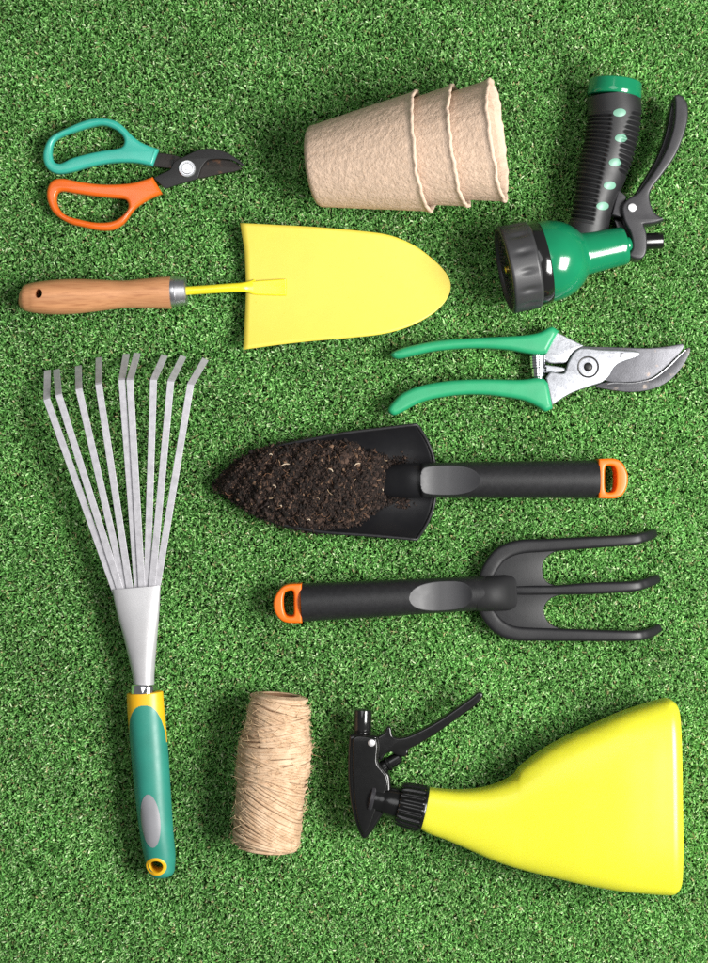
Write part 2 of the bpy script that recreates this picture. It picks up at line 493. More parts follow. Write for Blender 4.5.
plate('blade', q([(205, 190), (280, 150), (350, 120), (430, 113), (510, 135), (570, 170), (632, 218, 1), (600, 214), (545, 182), (480, 174), (410, 178), (382, 197), (360, 232), (343, 282), (322, 297), (240, 320), (150, 350, 1), (80, 285, 1), (130, 260), (180, 235)]), [], 7.6, 11, 0.7, M['black_steel'], t)
q2 = q([(280, 232)])[0]
v, f = lathe(P(q2[0], q2[1], 10.5), (0, 0, 1), [(0, 8.6), (1.2, 8.6), (1.9, 8.0), (1.7, 6.6), (1.3, 6.4)], 40)
sc1 = mesh('screw', v, f, M['steel'], t)
v, f = lathe(P(q2[0], q2[1], 11.5), (0, 0, 1), [(0, 5.6), (1.6, 5.5), (2.1, 4.9), (2.1, 3.2), (1.6, 3.0), (1.6, 2.0), (2.4, 1.6)], 40)
mesh('rivet', v, f, M['steel'], sc1)
q2 = q([(193, 188)])[0]
v, f = loft([(q2[0] + 1.5, q2[1] - 5, 8.5, 0.5, 1.2), (q2[0], q2[1], 9, .6, 1.4), (q2[0] - 1, q2[1] + 6, 8.5, .5, 1.2)], 4, 8)
mesh('stop', v, f, M['black_steel'], t)

# ------------------------------------------------------------------ peat pots
ZR = 58
def make_pot(tx, label, seed):
    r = np.random.default_rng(seed)
    px0, py0 = 424.5, 150.7
    d2 = np.array([0.9946, 0.1037])            # layout direction (world y up)
    tilt = math.atan(23.5 / 112)
    ax = np.array([d2[0] * math.cos(tilt), d2[1] * math.cos(tilt), math.sin(tilt)])
    R = 58.5
    c_rim = P(px0, py0, R * math.cos(tilt) - 1) + ax * tx
    base = c_rim - ax * 112
    o = thing('plant_pot', label, 'plant pot', 400, 155, 0, 'nested peat plant pots')
    n = 120
    prof = [(0.4, 4), (0.1, 20), (0, 30), (0.5, 35), (2, 38), (4.5, 39.8)]
    for k in range(1, 30): 
        u = k / 30; prof.append((4.5 + u * 103, 39.8 + u * 17.6))
    prof += [(108.5, 58.0), (109.4, 59.0), (110.8, 59.6), (112.2, 59.1), (112.6, 58.2), (112.0, 56.4), (110, 55.2)]
    for k in range(1, 24):
        u = k / 24; prof.append((110 - u * 103, 55.0 - u * 18.2))
    prof += [(6, 34), (5.5, 20), (5.4, 3)]
    ph = r.uniform(0, 6.28, 12)
    def wob(th, i0): return sum(np.sin(th * fq + ph[(i0 + j) % 12]) * a for j, (fq, a) in enumerate([(2, .45), (5, .35), (9, .35), (17, .35), (31, .3)]))
    def dfm(i, tt, rr, th):
        u = np.clip((tt - 70) / 40, 0, 1)
        tt = tt + wob(th, 0) * 1.1 * u ** 2
        rr = rr + wob(th, 3) * 0.45 * (0.4 + u) + r.normal(0, 0.16, len(th)) * (rr > 15)
        return tt, rr
    v, f = lathe(base, ax, prof, n, dfm)
    nl = n
    r0, r1 = 34, 42
    lip = [q for q in f if len(q) == 4 and r0 * n <= min(q) and max(q) < (r1 + 1) * n]
    rest = [q for q in f if not (len(q) == 4 and r0 * n <= min(q) and max(q) < (r1 + 1) * n)]
    mesh('body', v, rest, M['peat'], o, 60)
    vv = v.copy()
    mesh('rim', vv, lip, M['peat_rim'], o, 60)
    for ch in o.children:
        bm = bmesh.new(); bm.from_mesh(ch.data)
        bmesh.ops.delete(bm, geom=[w for w in bm.verts if not w.link_faces], context='VERTS')
        bm.to_mesh(ch.data); bm.free()
    return o
make_pot(0, 'outermost peat pot, its closed base end showing at the left of the nested stack', 1)
make_pot(35.5, 'middle peat pot, only a band showing between two rims of the nested stack', 2)
make_pot(72.5, 'innermost peat pot with open mouth at the right end of the nested stack', 3)

# ------------------------------------------------------------------ hose spray gun
ZR = 36
q = Z(470, 60, 0.3362)
t = thing('hose_nozzle', 'green and black hose spray gun with ribbed grip and squeeze lever', 'hose nozzle', 570, 210)
k_ = 0.3362
F0 = q([(100, 628)])[0]
d = np.array([355, 75.0]) / math.hypot(355, 75)     # world direction along barrel (y up)
tl = math.radians(-2.5)
ax = np.array([d[0] * math.cos(tl), d[1] * math.cos(tl), math.sin(tl)])
c0 = P(F0[0], F0[1], 42)
def zr_(l): return [(a * k_, b * k_) for a, b in l]
v, f = lathe(c0, ax, zr_([(118, 40), (108, 60), (108, 110), (112, 116), (124, 118), (150, 117), (172, 112), (192, 104), (208, 94), (222, 82), (231, 72), (236, 65), (240, 62.5), (246, 62), (290, 59), (345, 56), (357, 55), (362, 52), (364, 46), (364, 15)]), 64)
body = mesh('barrel', v, f, M['gun_green'], t, 40)
v, f = lathe(c0 + ax * 362 * k_, ax, zr_([(0, 24), (10, 24), (16, 21), (20, 14), (22, 6)]), 32)
mesh('barrel_tip', v, f, M['gun_green'], t)
v, f = lathe(c0, ax, zr_([(78, 110), (84, 120), (88, 121.5), (116, 121), (120, 119), (122, 112)]), 64)
mesh('band', v, f, M['gloss_black'], t)
def ringdef(i, tt, rr, th):
    tn = tt / k_
    g = np.exp(-((tn - 48) / 24.0) ** 2) * np.clip(np.cos(th * 14) - 0.35, 0, 1) * 2.6
    return tt, rr - g * (rr > 110 * k_)
pr = [(14, 60), (13, 100), (10, 112), (2, 114), (0, 117), (0, 121), (3, 126)] + [(6 + 4 * i, 128 - 0.04 * i) for i in range(20)] + [(86, 124), (90, 119), (90, 105)]
v, f = lathe(c0, ax, zr_(pr), 168, ringdef)
mesh('spray_dial', v, f, M['ring_grey'], t, 50)
v, f = lathe(c0, ax, zr_([(20, 5), (11, 6), (11, 98), (14, 108), (20, 108)]), 64)
face = mesh('spray_face', v, f, M['black_plastic'], t)
v, f = lathe(c0, ax, zr_([(14, 12), (4, 12), (2, 8), (2, 2)]), 24)
mesh('centre_screw', v, f, M['brass'], face)
parts = []
u_ = np.cross(ax, (0, 0, 1.0)); u_ /= np.linalg.norm(u_); w_ = np.cross(u_, ax)
for rr_, nn in ((88, 44), (66, 30), (40, 16)):
    for j in range(nn):
        a = j * 2 * PI / nn
        cc = c0 + ax * 10 * k_ + (u_ * math.cos(a) + w_ * math.sin(a)) * rr_ * k_
        parts.append(lathe(cc, -ax, zr_([(-1, 3.4), (1.5, 3.2), (2.5, 1)]), 8))
v, f = join_vf(parts)
mesh('spray_holes', v, f, M['ring_grey'], face)
# grip
gs = [(430, 108, 78), (432, 150, 79), (428, 200, 79), (416, 260, 77), (401, 310, 75), (386, 360, 69), (373, 410, 62), (362, 460, 58), (353, 505, 60), (349, 545, 58)]
st = []
for x, y, w in gs:
    p = q([(x, y)])[0]
    u = (y - 108) / 410
    st.append((p[0], p[1], 31 - 2 * u * u, w * k_, (70 - 18 * u * u) * k_))
def ribs(r, tl_, th):
    c = r.mean(0)
    T = tl_ / k_
    m1 = np.clip((T - 52) / 12, 0, 1) * np.clip((385 - T) / 14, 0, 1)
    m2 = np.clip((T - 40) / 12, 0, 1) * np.clip((225 - T) / 14, 0, 1)
    g = (0.5 + 0.5 * math.cos(T * 2 * PI / 13.2)) ** 1.5
    sgn = np.cos(th)            # side: +1 / -1
    ln = np.clip((sgn - 0.22 + 0.34 * np.clip((T - 60) / 330, 0, 1)) / 0.08, 0, 1) * m1
    rn = np.clip((-sgn - 0.30 - 0.4 * ((T - 130) / 95) ** 2) / 0.08, 0, 1) * m2
    up = (np.sin(th) > -0.6)
    dsp = 2.9 * g * np.maximum(ln, rn) * up
    dirv = r - c; dl = np.linalg.norm(dirv, axis=1)[:, None]
    return r - dirv / dl * dsp[:, None]
v, f = loft(st, 32, 96, 2.0, cap=(0, 0), deform=ribs)
grip = mesh('grip', v, f, M['rubber'], t, 60)
pa, pb = q([(433, 82)])[0], q([(430, 110)])[0]
axg = P(pb[0], pb[1]) - P(pa[0], pa[1])
v, f = lathe(P(pa[0], pa[1], 31) - axg / np.linalg.norm(axg) * 7, axg, zr_([(12, 60), (6, 60), (4, 64), (0, 70), (0, 74), (3, 77), (30, 79), (42, 79.5), (46, 77), (46, 50)]), 64)
mesh('grip_collar', v, f, M['gun_green'], t)
bv = world_bvh(grip)
for x, y in ((437, 168), (442, 242), (425, 313), (410, 380), (390, 440)):
    p = q([(x, y)])[0]
    disc_on('grip_dot', p[0], p[1], 19 * k_, 11.5 * k_, 0.1, bv, 0.5, 0.5, M['mint'], t)
# lever
lev = q([(605, 112), (618, 107), (634, 118), (645, 145), (641, 200), (612, 280), (572, 340), (538, 385), (531, 415), (545, 455), (576, 478, 1), (545, 488), (513, 492, 1), (522, 520), (522, 570), (510, 592), (488, 594), (470, 582), (481, 560), (475, 520), (456, 480), (450, 440), (468, 415), (496, 398), (520, 368), (556, 316), (585, 258), (603, 195), (607, 135)])
lever = plate('lever', lev, [], 16, 44, 2.2, M['lever_grey'], t)
# inner flange of the lever, seen past its top edge
ins = q([(604, 116, 1), (612, 150), (604, 220), (580, 290), (545, 345), (510, 400, 1), (494, 396, 1), (526, 344), (558, 288), (584, 218), (598, 150)])
plate('lever_pad', ins, [], 8, 30, 1.5, M['black_plastic'], lever)
bv = world_bvh(lever)
p = q([(478, 443)])[0]
v, f = lathe(P(p[0], p[1], 42), (0, 0, 1), zr_([(0, 13), (8, 13), (12, 11), (13, 6), (13, 2)]), 24)
mesh('pivot_pin', v, f, M['pin'], lever)
plate('bracket', q([(442, 386, 1), (466, 408, 1), (455, 440), (452, 470, 1), (422, 460, 1), (432, 420)]), [], 18, 38, 1.2, M['lever_grey'], t)
pa, pb = q([(515, 538)])[0], q([(576, 535)])[0]
axs = P(pb[0], pb[1]) - P(pa[0], pa[1])
v, f = lathe(P(pa[0], pa[1], 31), axs, zr_([(-22, 20), (-20, 24), (56, 24), (60, 22), (60, 17), (50, 15)]), 32)
mesh('flow_knob', v, f, M['black_plastic'], t)
pa, pb = q([(448, 545)])[0], q([(490, 562)])[0]
v, f = loft([(pa[0], pa[1], 33, 1.3, 1.3), (pb[0], pb[1], 33, 1.3, 1.3)], 2, 10, smooth_path=False)
mesh('valve_rod', v, f, M['steel'], t)
plate('valve_bracket', q([(430, 470, 1), (455, 478), (478, 520), (480, 560), (470, 570, 1), (455, 530), (440, 500)]), [], 12, 30, 1.5, M['black_plastic'], t)

# ------------------------------------------------------------------ yellow trowel with wooden handle
ZR = 15
t = thing('hand_trowel', 'bright yellow flat-bladed trowel with wooden handle and hanging hole', 'hand trowel', 240, 290)
q = Z(0, 200, 0.339)
xs = [62, 66, 74, 90, 110, 160, 220, 290, 360, 420, 470, 503]
top = [264, 257, 251, 246, 242, 236, 233, 235, 238, 233, 228, 226]
bot = [313, 321, 327, 331, 334, 337, 335, 327, 319, 319, 320, 321]
st = [(*q([(x, (a + b) / 2)])[0], 14.5, (b - a) / 2 * .339, min((b - a) / 2 * .339, 15.5)) for x, a, b in zip(xs, top, bot)]
v, f = loft(st, 8, 48, 2.1, cap=(1, 0), capr=(0.9, None))
hd = mesh('handle', v, f, M['wood'], t)
p = q([(121, 280)])[0]
cut(hd, p[0], p[1], 3.7, 4.6)
pa = P(*q([(501, 271)])[0], 14.5); pb = P(*q([(550, 268)])[0], 14.5)
v, f = lathe(pa, pb - pa, [(-1, 11), (0, 14.6), (.8, 15.0), (5, 14.8), (5.4, 14.2), (6, 14.8), (10, 14.3), (15.5, 13.6), (16.5, 12.6), (16.6, 5)], 48)
mesh('ferrule', v, f, M['steel'], t)
def blade_z(x, y):
    u = (x - 240) / 215.0
    yc = 286.5 + 0.5 * (x - 240) / 100
    return 10.0 - 9.5 * max(u, 0) ** 1.6 + ((y - yc) / 62.0) ** 2 * 6.0 * (1 - 0.45 * u)
q = Z(220, 200, 0.3531)
bo = q([(57, 65, 1), (150, 70), (260, 75), (400, 86), (480, 97), (545, 122), (600, 160), (640, 200), (655, 237), (645, 275), (615, 310), (570, 340), (520, 362), (460, 378), (380, 388), (250, 400), (150, 412), (66, 425, 1), (70, 330), (73, 250), (69, 140)])
def blade_mesh():
    ol = outline(bo, 8)
    # rows across the blade between its upper and lower edge
    xs_ = np.linspace(ol[:, 0].min() + 0.05, ol[:, 0].max() - 0.02, 90)
    sh = None
    from itertools import pairwise
    def span(xv):
        ys = []
        for a, b in zip(ol, np.roll(ol, -1, 0)):
            if (a[0] - xv) * (b[0] - xv) <= 0 and a[0] != b[0]:
                ys.append(a[1] + (b[1] - a[1]) * (xv - a[0]) / (b[0] - a[0]))
        return min(ys), max(ys)
    # left edge is slanted: blend x by a shear towards the edge
    def left_x(y): return np.interp(y, [223, 250, 288, 317, 350], [240.1, 244.4, 245.8, 244.7, 243.3])
    top_e = np.array([p for p in ol if p[1] < 283 and p[0] > 240]); bot_e = np.array([p for p in ol if p[1] >= 283])
    V = []; nv = 33; nu = 70
    xr = ol[:, 0].max()
    for i in range(nu):
        u = i / (nu - 1); u = 1 - (1 - u) ** 1.7
        x = 246.0 + (xr - 0.05 - 246.0) * u
        a, b = span(x)
        for j in range(nv):
            w = j / (nv - 1)
            y = a + (b - a) * w
            if u < 0.08:
                f_ = 1 - u / 0.08
                X = x + (left_x(223 + 127.2 * w) - 246.0) * f_
                if i == 0: y = y + (223.2 + (350 - 223.2) * w - y) * 1.0
            else: X = x
            V.append((*P(X, y)[:2], blade_z(X, y)))
    F = [(i * nv + j, i * nv + j + 1, (i + 1) * nv + j + 1, (i + 1) * nv + j) for i in range(nu - 1) for j in range(nv - 1)]
    return V, F
v, f = blade_mesh()
bl = mesh('blade', v, f, M['yellow_paint'], t, 50)
md = bl.modifiers.new('thickness', 'SOLIDIFY'); md.thickness = 1.6 * S; md.offset = 0
# shank with its flattened tongue welded on the blade
v, f = loft([(183, 291, 14.5, 4.2, 4.2), (205, 289.6, 15, 4.3, 4.2), (225, 288.2, 15, 4.4, 4), (240, 287.3, 14, 4.6, 3.6), (248, 286.8, 13, 5.5, 2.4), (254, 286.5, 12, 7.4, 1.6)], 6, 24)
mesh('shank', v, f, M['shank_yellow'], t)
tq = Z(220, 200, 0.3531)
plate('tongue', tq([(70, 236, 1), (95, 229), (130, 226), (182, 223), (188, 229), (188, 264), (182, 270), (130, 269), (95, 267), (70, 258, 1)]), [], 9.4, 13.6, 1.5, M['shank_yellow'], t, zfun=lambda x, y: blade_z(x, y) - 9.6, m=4)

# ------------------------------------------------------------------ bypass secateurs
ZR = 12
t = thing('pruning_shears', 'green-handled bypass secateurs with silver body and grey blade', 'pruning shears', 540, 370)
q = Z(380, 310, 0.4633)
up_ = q([(385, 46, 1), (359, 95, 1), (340, 97), (310, 93), (270, 86), (200, 83), (120, 89), (65, 101), (38, 106), (24, 100), (27, 91), (60, 79), (130, 66), (220, 60), (300, 56), (340, 50), (368, 37)])
lo_ = q([(362, 158, 1), (372, 213, 1), (355, 219), (335, 207), (300, 193), (220, 183), (150, 186), (90, 199), (45, 222), (27, 227), (17, 216), (28, 198), (50, 179), (90, 163), (150, 153), (220, 150), (300, 151), (345, 147)])
plate('handle', up_, [], 2, 21, 5.0, M['sec_green'], t, res=5, label='upper green handle')
plate('handle', lo_, [], 2, 21, 5.0, M['sec_green'], t, res=5, label='lower green handle')
q = Z(520, 330, 0.2542)
plate('upper_tang', q([(138, 0, 1), (150, 12), (250, 62, 1), (225, 78), (203, 96), (184, 125), (170, 131, 1), (112, 129), (95, 100, 1)]), [], 8, 15, 1.2, M['cast'], t, label='silver tang of the cutting blade')
main = plate('body', q([(100, 190, 1), (122, 298, 1), (195, 252), (270, 224), (318, 208), (348, 182), (366, 150), (392, 131), (458, 108), (468, 96), (458, 86), (400, 81), (320, 79), (250, 72), (222, 80), (203, 100), (186, 132), (178, 158), (165, 172), (118, 164, 1)]), [], 11, 18.5, 1.6, M['cast'], t)
plate('cutting_blade', q([(225, 70), (300, 66), (400, 68), (500, 71), (580, 64), (640, 53, 1), (646, 66), (622, 102), (580, 142), (530, 182), (480, 202), (425, 209), (365, 206), (320, 190), (260, 140)]), [], 7.5, 10.8, 0.6, M['blade_grey'], t)
plate('counter_blade', q([(295, 222), (340, 205), (425, 205), (480, 200), (527, 186), (580, 144), (625, 100), (650, 76), (666, 69), (669, 88), (642, 140), (602, 187), (550, 222), (490, 240), (430, 245), (380, 240), (330, 232)]), [], 9.5, 13.2, 0.8, M['blade_dark'], t)
# ground edge along the hook
ed = q([(345, 212), (375, 208), (430, 210), (480, 203), (528, 188), (580, 147), (622, 106), (650, 80)])
edp = spline([P(x, y, 13.2) for x, y in ed], 8)
v, f = tube(edp, 0.75, 8)
mesh('ground_edge', v, f, M['steel'], t)
b0 = q([(265, 147)])[0]
v, f = lathe(P(*b0, 18), (0, 0, 1), [(-3, 10.8), (.5, 10.8), (1.1, 10.2), (.9, 9.2), (-1.2, 8.4), (-1.5, 5.2), (0.4, 4.6), (1.6, 3.2), (1.9, 1.2), (1.9, .2)], 48)
bo_ = mesh('pivot_bolt', v, f, M['black_steel'], t)
v, f = lathe(P(b0[0] + .6, b0[1] + .3, 17.2), (0, 0, 1), [(-1, 5.0), (.2, 4.6), (1.2, 3.6), (1.9, 2.0), (2.2, .3)], 32)
mesh('bolt_nut', v, f, M['steel'], bo_)
st = q([(398, 102)])[0]
v, f = lathe(P(*st, 18), (0, 0, 1), [(0, 2.8), (.8, 2.6), (1.2, 1.6), (1.2, .2)], 20)
mesh('rivet', v, f, M['steel'], t)
# spring between the handles
st = P(537.5, 351.5, 12)
prof = []
y = 0
for rad, ln in ((5.0, 4), (8.0, 12.5), (6.8, 9), (5.2, 6)):
    prof += [(y, rad - 1), (y + .6, rad)]
    y2 = y + ln
    kk = int(ln / 2.4)
    for j in range(1, kk):
        yy = y + ln * j / kk
        prof += [(yy - .3, rad), (yy, rad - .9), (yy + .3, rad)]
    prof += [(y2 - .6, rad), (y2, rad - 1)]
    y = y2
v, f = lathe(st, (0.05, -1, 0), prof, 36)
mesh('spring', v, f, M['chrome'], t, 30)
plate('spring_seat', [(546, 365, 1), (564, 368), (563, 372), (546, 373, 1)], [], 8, 15, 1, M['cast'], t)

# ------------------------------------------------------------------ black trowel and fork: shared handle shape
def tool_handle(t, x0, x1, y0, y1, r0, r1, zc, fx, fl, depth, n=144, m=None, ends=(0, 0), pointed=1):
    """round handle between x0 and x1 with a scooped thumb rest centred at fx"""
    st = [(x0 + (x1 - x0) * u, y0 + (y1 - y0) * u, zc, r0 + (r1 - r0) * u, (r0 + (r1 - r0) * u)) for u in np.linspace(0, 1, 12)]
    v, f = loft(st, 26, n, 2.0, cap=ends, capr=(4, 4))
    k = (HC - ZR) / HC
    X = v[:, 0] / k + CX
    uu = (X - fx) / fl
    rad = np.interp(X, sorted((x0, x1)), (r0, r1) if x0 < x1 else (r1, r0))
    cutz = zc + rad * (1 - depth + depth * np.where(uu * pointed > 0, np.abs(uu) ** 2.0, np.abs(uu) ** 3.4) * 1.0)
    cutz = np.where(np.abs(uu) > 1, 1e3, cutz)
    cl = v[:, 2] > cutz
    v[:, 2] = np.where(cl, cutz, v[:, 2])
    fa = [q for q in f if len(q) == 4 and sum(cl[list(q)]) >= 2]
    fs = set(fa)
    rest = [q for q in f if q not in fs]
    h = mesh('handle', v, rest, M['tool_black'], t, 30)
    th = mesh('thumb_rest', v, fa, M['thumb'], t, 60)
    for o in (h, th):
        bm = bmesh.new(); bm.from_mesh(o.data)
        bmesh.ops.delete(bm, geom=[w for w in bm.verts if not w.link_faces], context='VERTS')
        bm.to_mesh(o.data); bm.free()
    return h

ZR = 19
t = thing('potting_trowel', 'black plastic trowel scoop carrying dark soil, orange end cap', 'hand trowel', 420, 482)
black_trowel = t
q = Z(200, 410, 0.3531)
te = [(40, 208), (70, 172), (110, 142), (180, 114), (250, 96), (400, 68), (520, 53), (612, 42)]
be = [(40, 212), (70, 245), (110, 272), (180, 306), (240, 326), (340, 344), (480, 354), (614, 366)]
def edge(tab, x): 
    a = np.array(q(tab)); return np.interp(x, a[:, 0], a[:, 1])
te_s = spline(q(te), 8); be_s = spline(q(be), 8)
def scoop_pt(u, w):
    xr = 416.3 + 20.0 * (1 - abs(w) ** 2.4)
    xl = q([(40, 0)])[0][0]
    x = xl + (xr - xl) * u
    xe = min(x, 416.3)
    a = np.interp(xe, te_s[:, 0], te_s[:, 1]); b = np.interp(xe, be_s[:, 0], be_s[:, 1])
    y = (a + b) / 2 + (b - a) / 2 * w
    D = 24 * min(1, (u * 1.6) ** 0.7) 
    z = 2.5 + D * abs(w) ** 3.0 + 5 * max(0, (u - 0.9) / 0.1) ** 2 * (1 - abs(w) ** 2)
    return x, y, z
nu, nv = 60, 49
V = []; F = []
for i in range(nu):
    for j in range(nv):
        x, y, z = scoop_pt(i / (nu - 1), math.sin((j / (nv - 1) * 2 - 1) * PI / 2))
        V.append((*P(x, y)[:2], z))
F = [(i * nv + j, i * nv + j + 1, (i + 1) * nv + j + 1, (i + 1) * nv + j) for i in range(nu - 1) for j in range(nv - 1)]
sp_ = mesh('scoop', V, F, M['tool_dark'], t, 60)
md = sp_.modifiers.new('thickness', 'SOLIDIFY'); md.thickness = 2.6 * S; md.offset = 0
rimp = [scoop_pt(u, -1) for u in np.linspace(0.15, 1, 30)] + [scoop_pt(1, w) for w in np.linspace(-1, 1, 40)[1:-1]] + [scoop_pt(u, 1) for u in np.linspace(1, 0.15, 30)]
v, f = tube([P(a, b, c + .8) for a, b, c in rimp], 1.7, 10)
mesh('rim', v, f, M['tool_black'], t, 60)
v, f = loft([(376, 482, 6, 10, 5), (386, 481.5, 9, 15, 8), (400, 481, 13, 17, 10.5), (412, 480.7, 15.5, 17.6, 13), (423, 480.4, 17, 17.4, 13), (430, 480.3, 17, 16.8, 12)], 8, 48, 2.2, capr=(None, 2))
mesh('socket', v, f, M['tool_dark'], t)
tool_handle(t, 424, 598, 480.3, 479.2, 17.4, 18.9, 20, 447, 32, 0.42, ends=(1, 0), pointed=1)
q = Z(400, 420, 0.3955)
plate('end_cap', q([(497, 99, 1), (535, 98), (556, 108), (569, 132), (571, 150), (568, 170), (556, 190), (535, 198), (497, 197, 1)]), [q([(520, 115), (535, 117), (541, 130), (542, 150), (541, 168), (535, 181), (520, 183), (514, 175), (513, 150), (514, 122)])], 6, 34, 2.4, M['cap_orange'], t)

# soil heap
def build_soil():
    q = Z(200, 410, 0.3531)
    ol = outline(q([(40, 212), (62, 182), (110, 140), (180, 110), (250, 93), (330, 82), (400, 83), (445, 95), (462, 116), (505, 124), (545, 148), (560, 180), (548, 205), (532, 230), (520, 265), (480, 300), (430, 335), (350, 347), (280, 340), (200, 317), (130, 282), (80, 246), (50, 226)]), 8)
    k = (HC - 24) / HC
    pol = ol
    def inside(x, y):
        c = np.zeros(len(x), bool); n = len(pol)
        for i in range(n):
            x1, y1 = pol[i]; x2, y2 = pol[(i + 1) % n]
            cond = ((y1 > y) != (y2 > y))
            xi = (x2 - x1) * (y - y1) / (y2 - y1 + 1e-12) + x1
            c ^= cond & (x < xi)
        return c
    def dist(x, y):
        dd = np.full(len(x), 1e9)
        for i in range(len(pol)):
            a = pol[i]; b = pol[(i + 1) % len(pol)]
            ab = b - a; L2 = ab @ ab + 1e-12
            tt = np.clip(((x - a[0]) * ab[0] + (y - a[1]) * ab[1]) / L2, 0, 1)
            dd = np.minimum(dd, np.hypot(x - a[0] - tt * ab[0], y - a[1] - tt * ab[1]))
        return dd
    ph = rng.uniform(0, 6.28, 8)
    def height(x, y):
        d = dist(x, y) * np.where(inside(x, y), 1, -1)
        h = 31 * np.clip(d / 46, 0, 1) ** 0.5
        h = np.where(d < 0, -6, h)
        base = 8 + 12 * np.clip((x - 215) / 90, 0, 1)
        lump = 1.6 * np.sin(x * .16 + ph[0]) * np.cos(y * .19 + ph[1]) + 1.3 * np.sin(x * .33 + y * .22 + ph[2]) + 0.8 * np.sin(x * .7 - y * .5 + ph[3])
        taper = np.clip((405 - x) / 40, 0.25, 1)
        return np.minimum(base, 14) * np.clip(taper * 1.2, 0.5, 1) + h * taper + lump * (d > 2)
    # base surface
    xs = np.arange(212, 402, 2.0); ys = np.arange(436, 536, 2.0)
    gx, gy = np.meshgrid(xs, ys)
    gz = height(gx.ravel(), gy.ravel())
    ins = (inside(gx.ravel(), gy.ravel()) & (dist(gx.ravel(), gy.ravel()) > 1.5))
    V = [((a - CX) * k, (CY - b) * k, c - 1.0) for a, b, c in zip(gx.ravel(), gy.ravel(), gz)]
    nx = len(xs)
    F = []
    for i in range(len(ys) - 1):
        for j in range(nx - 1):
            ids = (i * nx + j, i * nx + j + 1, (i + 1) * nx + j + 1, (i + 1) * nx + j)
            if all(ins[a] for a in ids): F.append(ids)
    V = list(V); C = [(0.02, 0.013, 0.010)] * len(V)
    # crumbs
    N = 20000
    cx = rng.uniform(212, 402, N * 2); cy = rng.uniform(436, 536, N * 2)
    jx, jy = rng.normal(0, 1.9, N * 2), rng.normal(0, 1.9, N * 2)
    kk = inside(cx, cy); bx, by = cx[kk], cy[kk]
    cx, cy = bx + jx[kk], by + jy[kk]
    off = ~inside(cx, cy); hz = height(bx, by)
    # stray crumbs beside the handle and at the edge
    ex = np.concatenate([rng.normal(398, 7, 200), rng.normal(400, 7, 200), rng.normal(222, 5, 90), rng.uniform(232, 330, 60), rng.normal(392, 6, 120)])
    ey = np.concatenate([rng.normal(460, 4, 200), rng.normal(503, 4, 200), rng.normal(484, 8, 90), 0 * rng.uniform(440, 455, 60) + 445, rng.uniform(462, 500, 120)])
    ez = np.concatenate([np.full(400, 5.0), np.full(90, 4.0), np.full(60, 22.0), np.full(120, 12.0)])
    keep_ = np.r_[0:490, 550:670]; ex, ey, ez = ex[keep_], ey[keep_], ez[keep_]
    cz = np.where(off, hz - 3, height(cx, cy))
    cx = np.concatenate([cx, ex]); cy = np.concatenate([cy, ey]); cz = np.concatenate([cz, ez + rng.uniform(-1, 2, len(ex))])
    ico_v = np.array([(0, 0, 1), (.894, 0, .447), (.276, .851, .447), (-.724, .526, .447), (-.724, -.526, .447), (.276, -.851, .447), (.724, .526, -.447), (-.276, .851, -.447), (-.894, 0, -.447), (-.276, -.851, -.447), (.724, -.526, -.447), (0, 0, -1)])
    ico_f = [(0, 1, 2), (0, 2, 3), (0, 3, 4), (0, 4, 5), (0, 5, 1), (1, 6, 2), (2, 7, 3), (3, 8, 4), (4, 9, 5), (5, 10, 1), (6, 7, 2), (7, 8, 3), (8, 9, 4), (9, 10, 5), (10, 6, 1), (11, 7, 6), (11, 8, 7), (11, 9, 8), (11, 10, 9), (11, 6, 10)]
    pal = np.array([(0.009, 0.0065, 0.0055), (0.017, 0.011, 0.009), (0.034, 0.021, 0.016), (0.07, 0.042, 0.03), (0.15, 0.09, 0.056)])
    for x, y, z in zip(cx, cy, cz):
        r = min(0.38 + rng.gamma(1.4, 0.33), 2.6)
        A = rng.normal(size=(3, 3)); Q, _ = np.linalg.qr(A)
        sc_ = np.array([rng.uniform(.7, 1.9), 1.0, rng.uniform(.5, 1)]) * r
        pts = (ico_v * rng.uniform(.65, 1.25, (12, 1)) * sc_) @ Q.T + np.array([(x - CX) * k, (CY - y) * k, z + rng.uniform(-.6, 1.2)])
        b = len(V); V += pts.tolist(); F += [(a + b, c + b, e + b) for a, c, e in ico_f]
        cc = pal[rng.choice(5, p=[.30, .36, .22, .10, .02])]
        C += [tuple(cc)] * 12
    # fibres, bark slivers and pale grains
    for i in range(130):
        j = rng.integers(0, kk.sum()); x, y = cx[j], cy[j]; z = cz[j] + 1.6
        a = rng.uniform(0, 2 * PI); L = rng.uniform(3, 9); bend = rng.normal(0, 1.5)
        p = np.array([(x - CX) * k, (CY - y) * k, z])
        dd = np.array([math.cos(a), math.sin(a), 0]); pp = np.array([-math.sin(a), math.cos(a), 0])
        path = [p + dd * L * (s - .5) + pp * bend * (1 - (2 * s - 1) ** 2) + np.array([0, 0, rng.uniform(-.4, .8)]) for s in (0, .33, .66, 1)]
        vv, ff = tube(path, rng.uniform(.15, .38), 5)
        b = len(V); V += vv.tolist(); F += [tuple(g + b for g in h) for h in ff]
        cc = (0.45, 0.32, 0.2) if rng.random() < .05 else ((0.13, 0.066, 0.036) if rng.random() < .45 else (0.05, 0.028, 0.018))
        C += [cc] * len(vv)
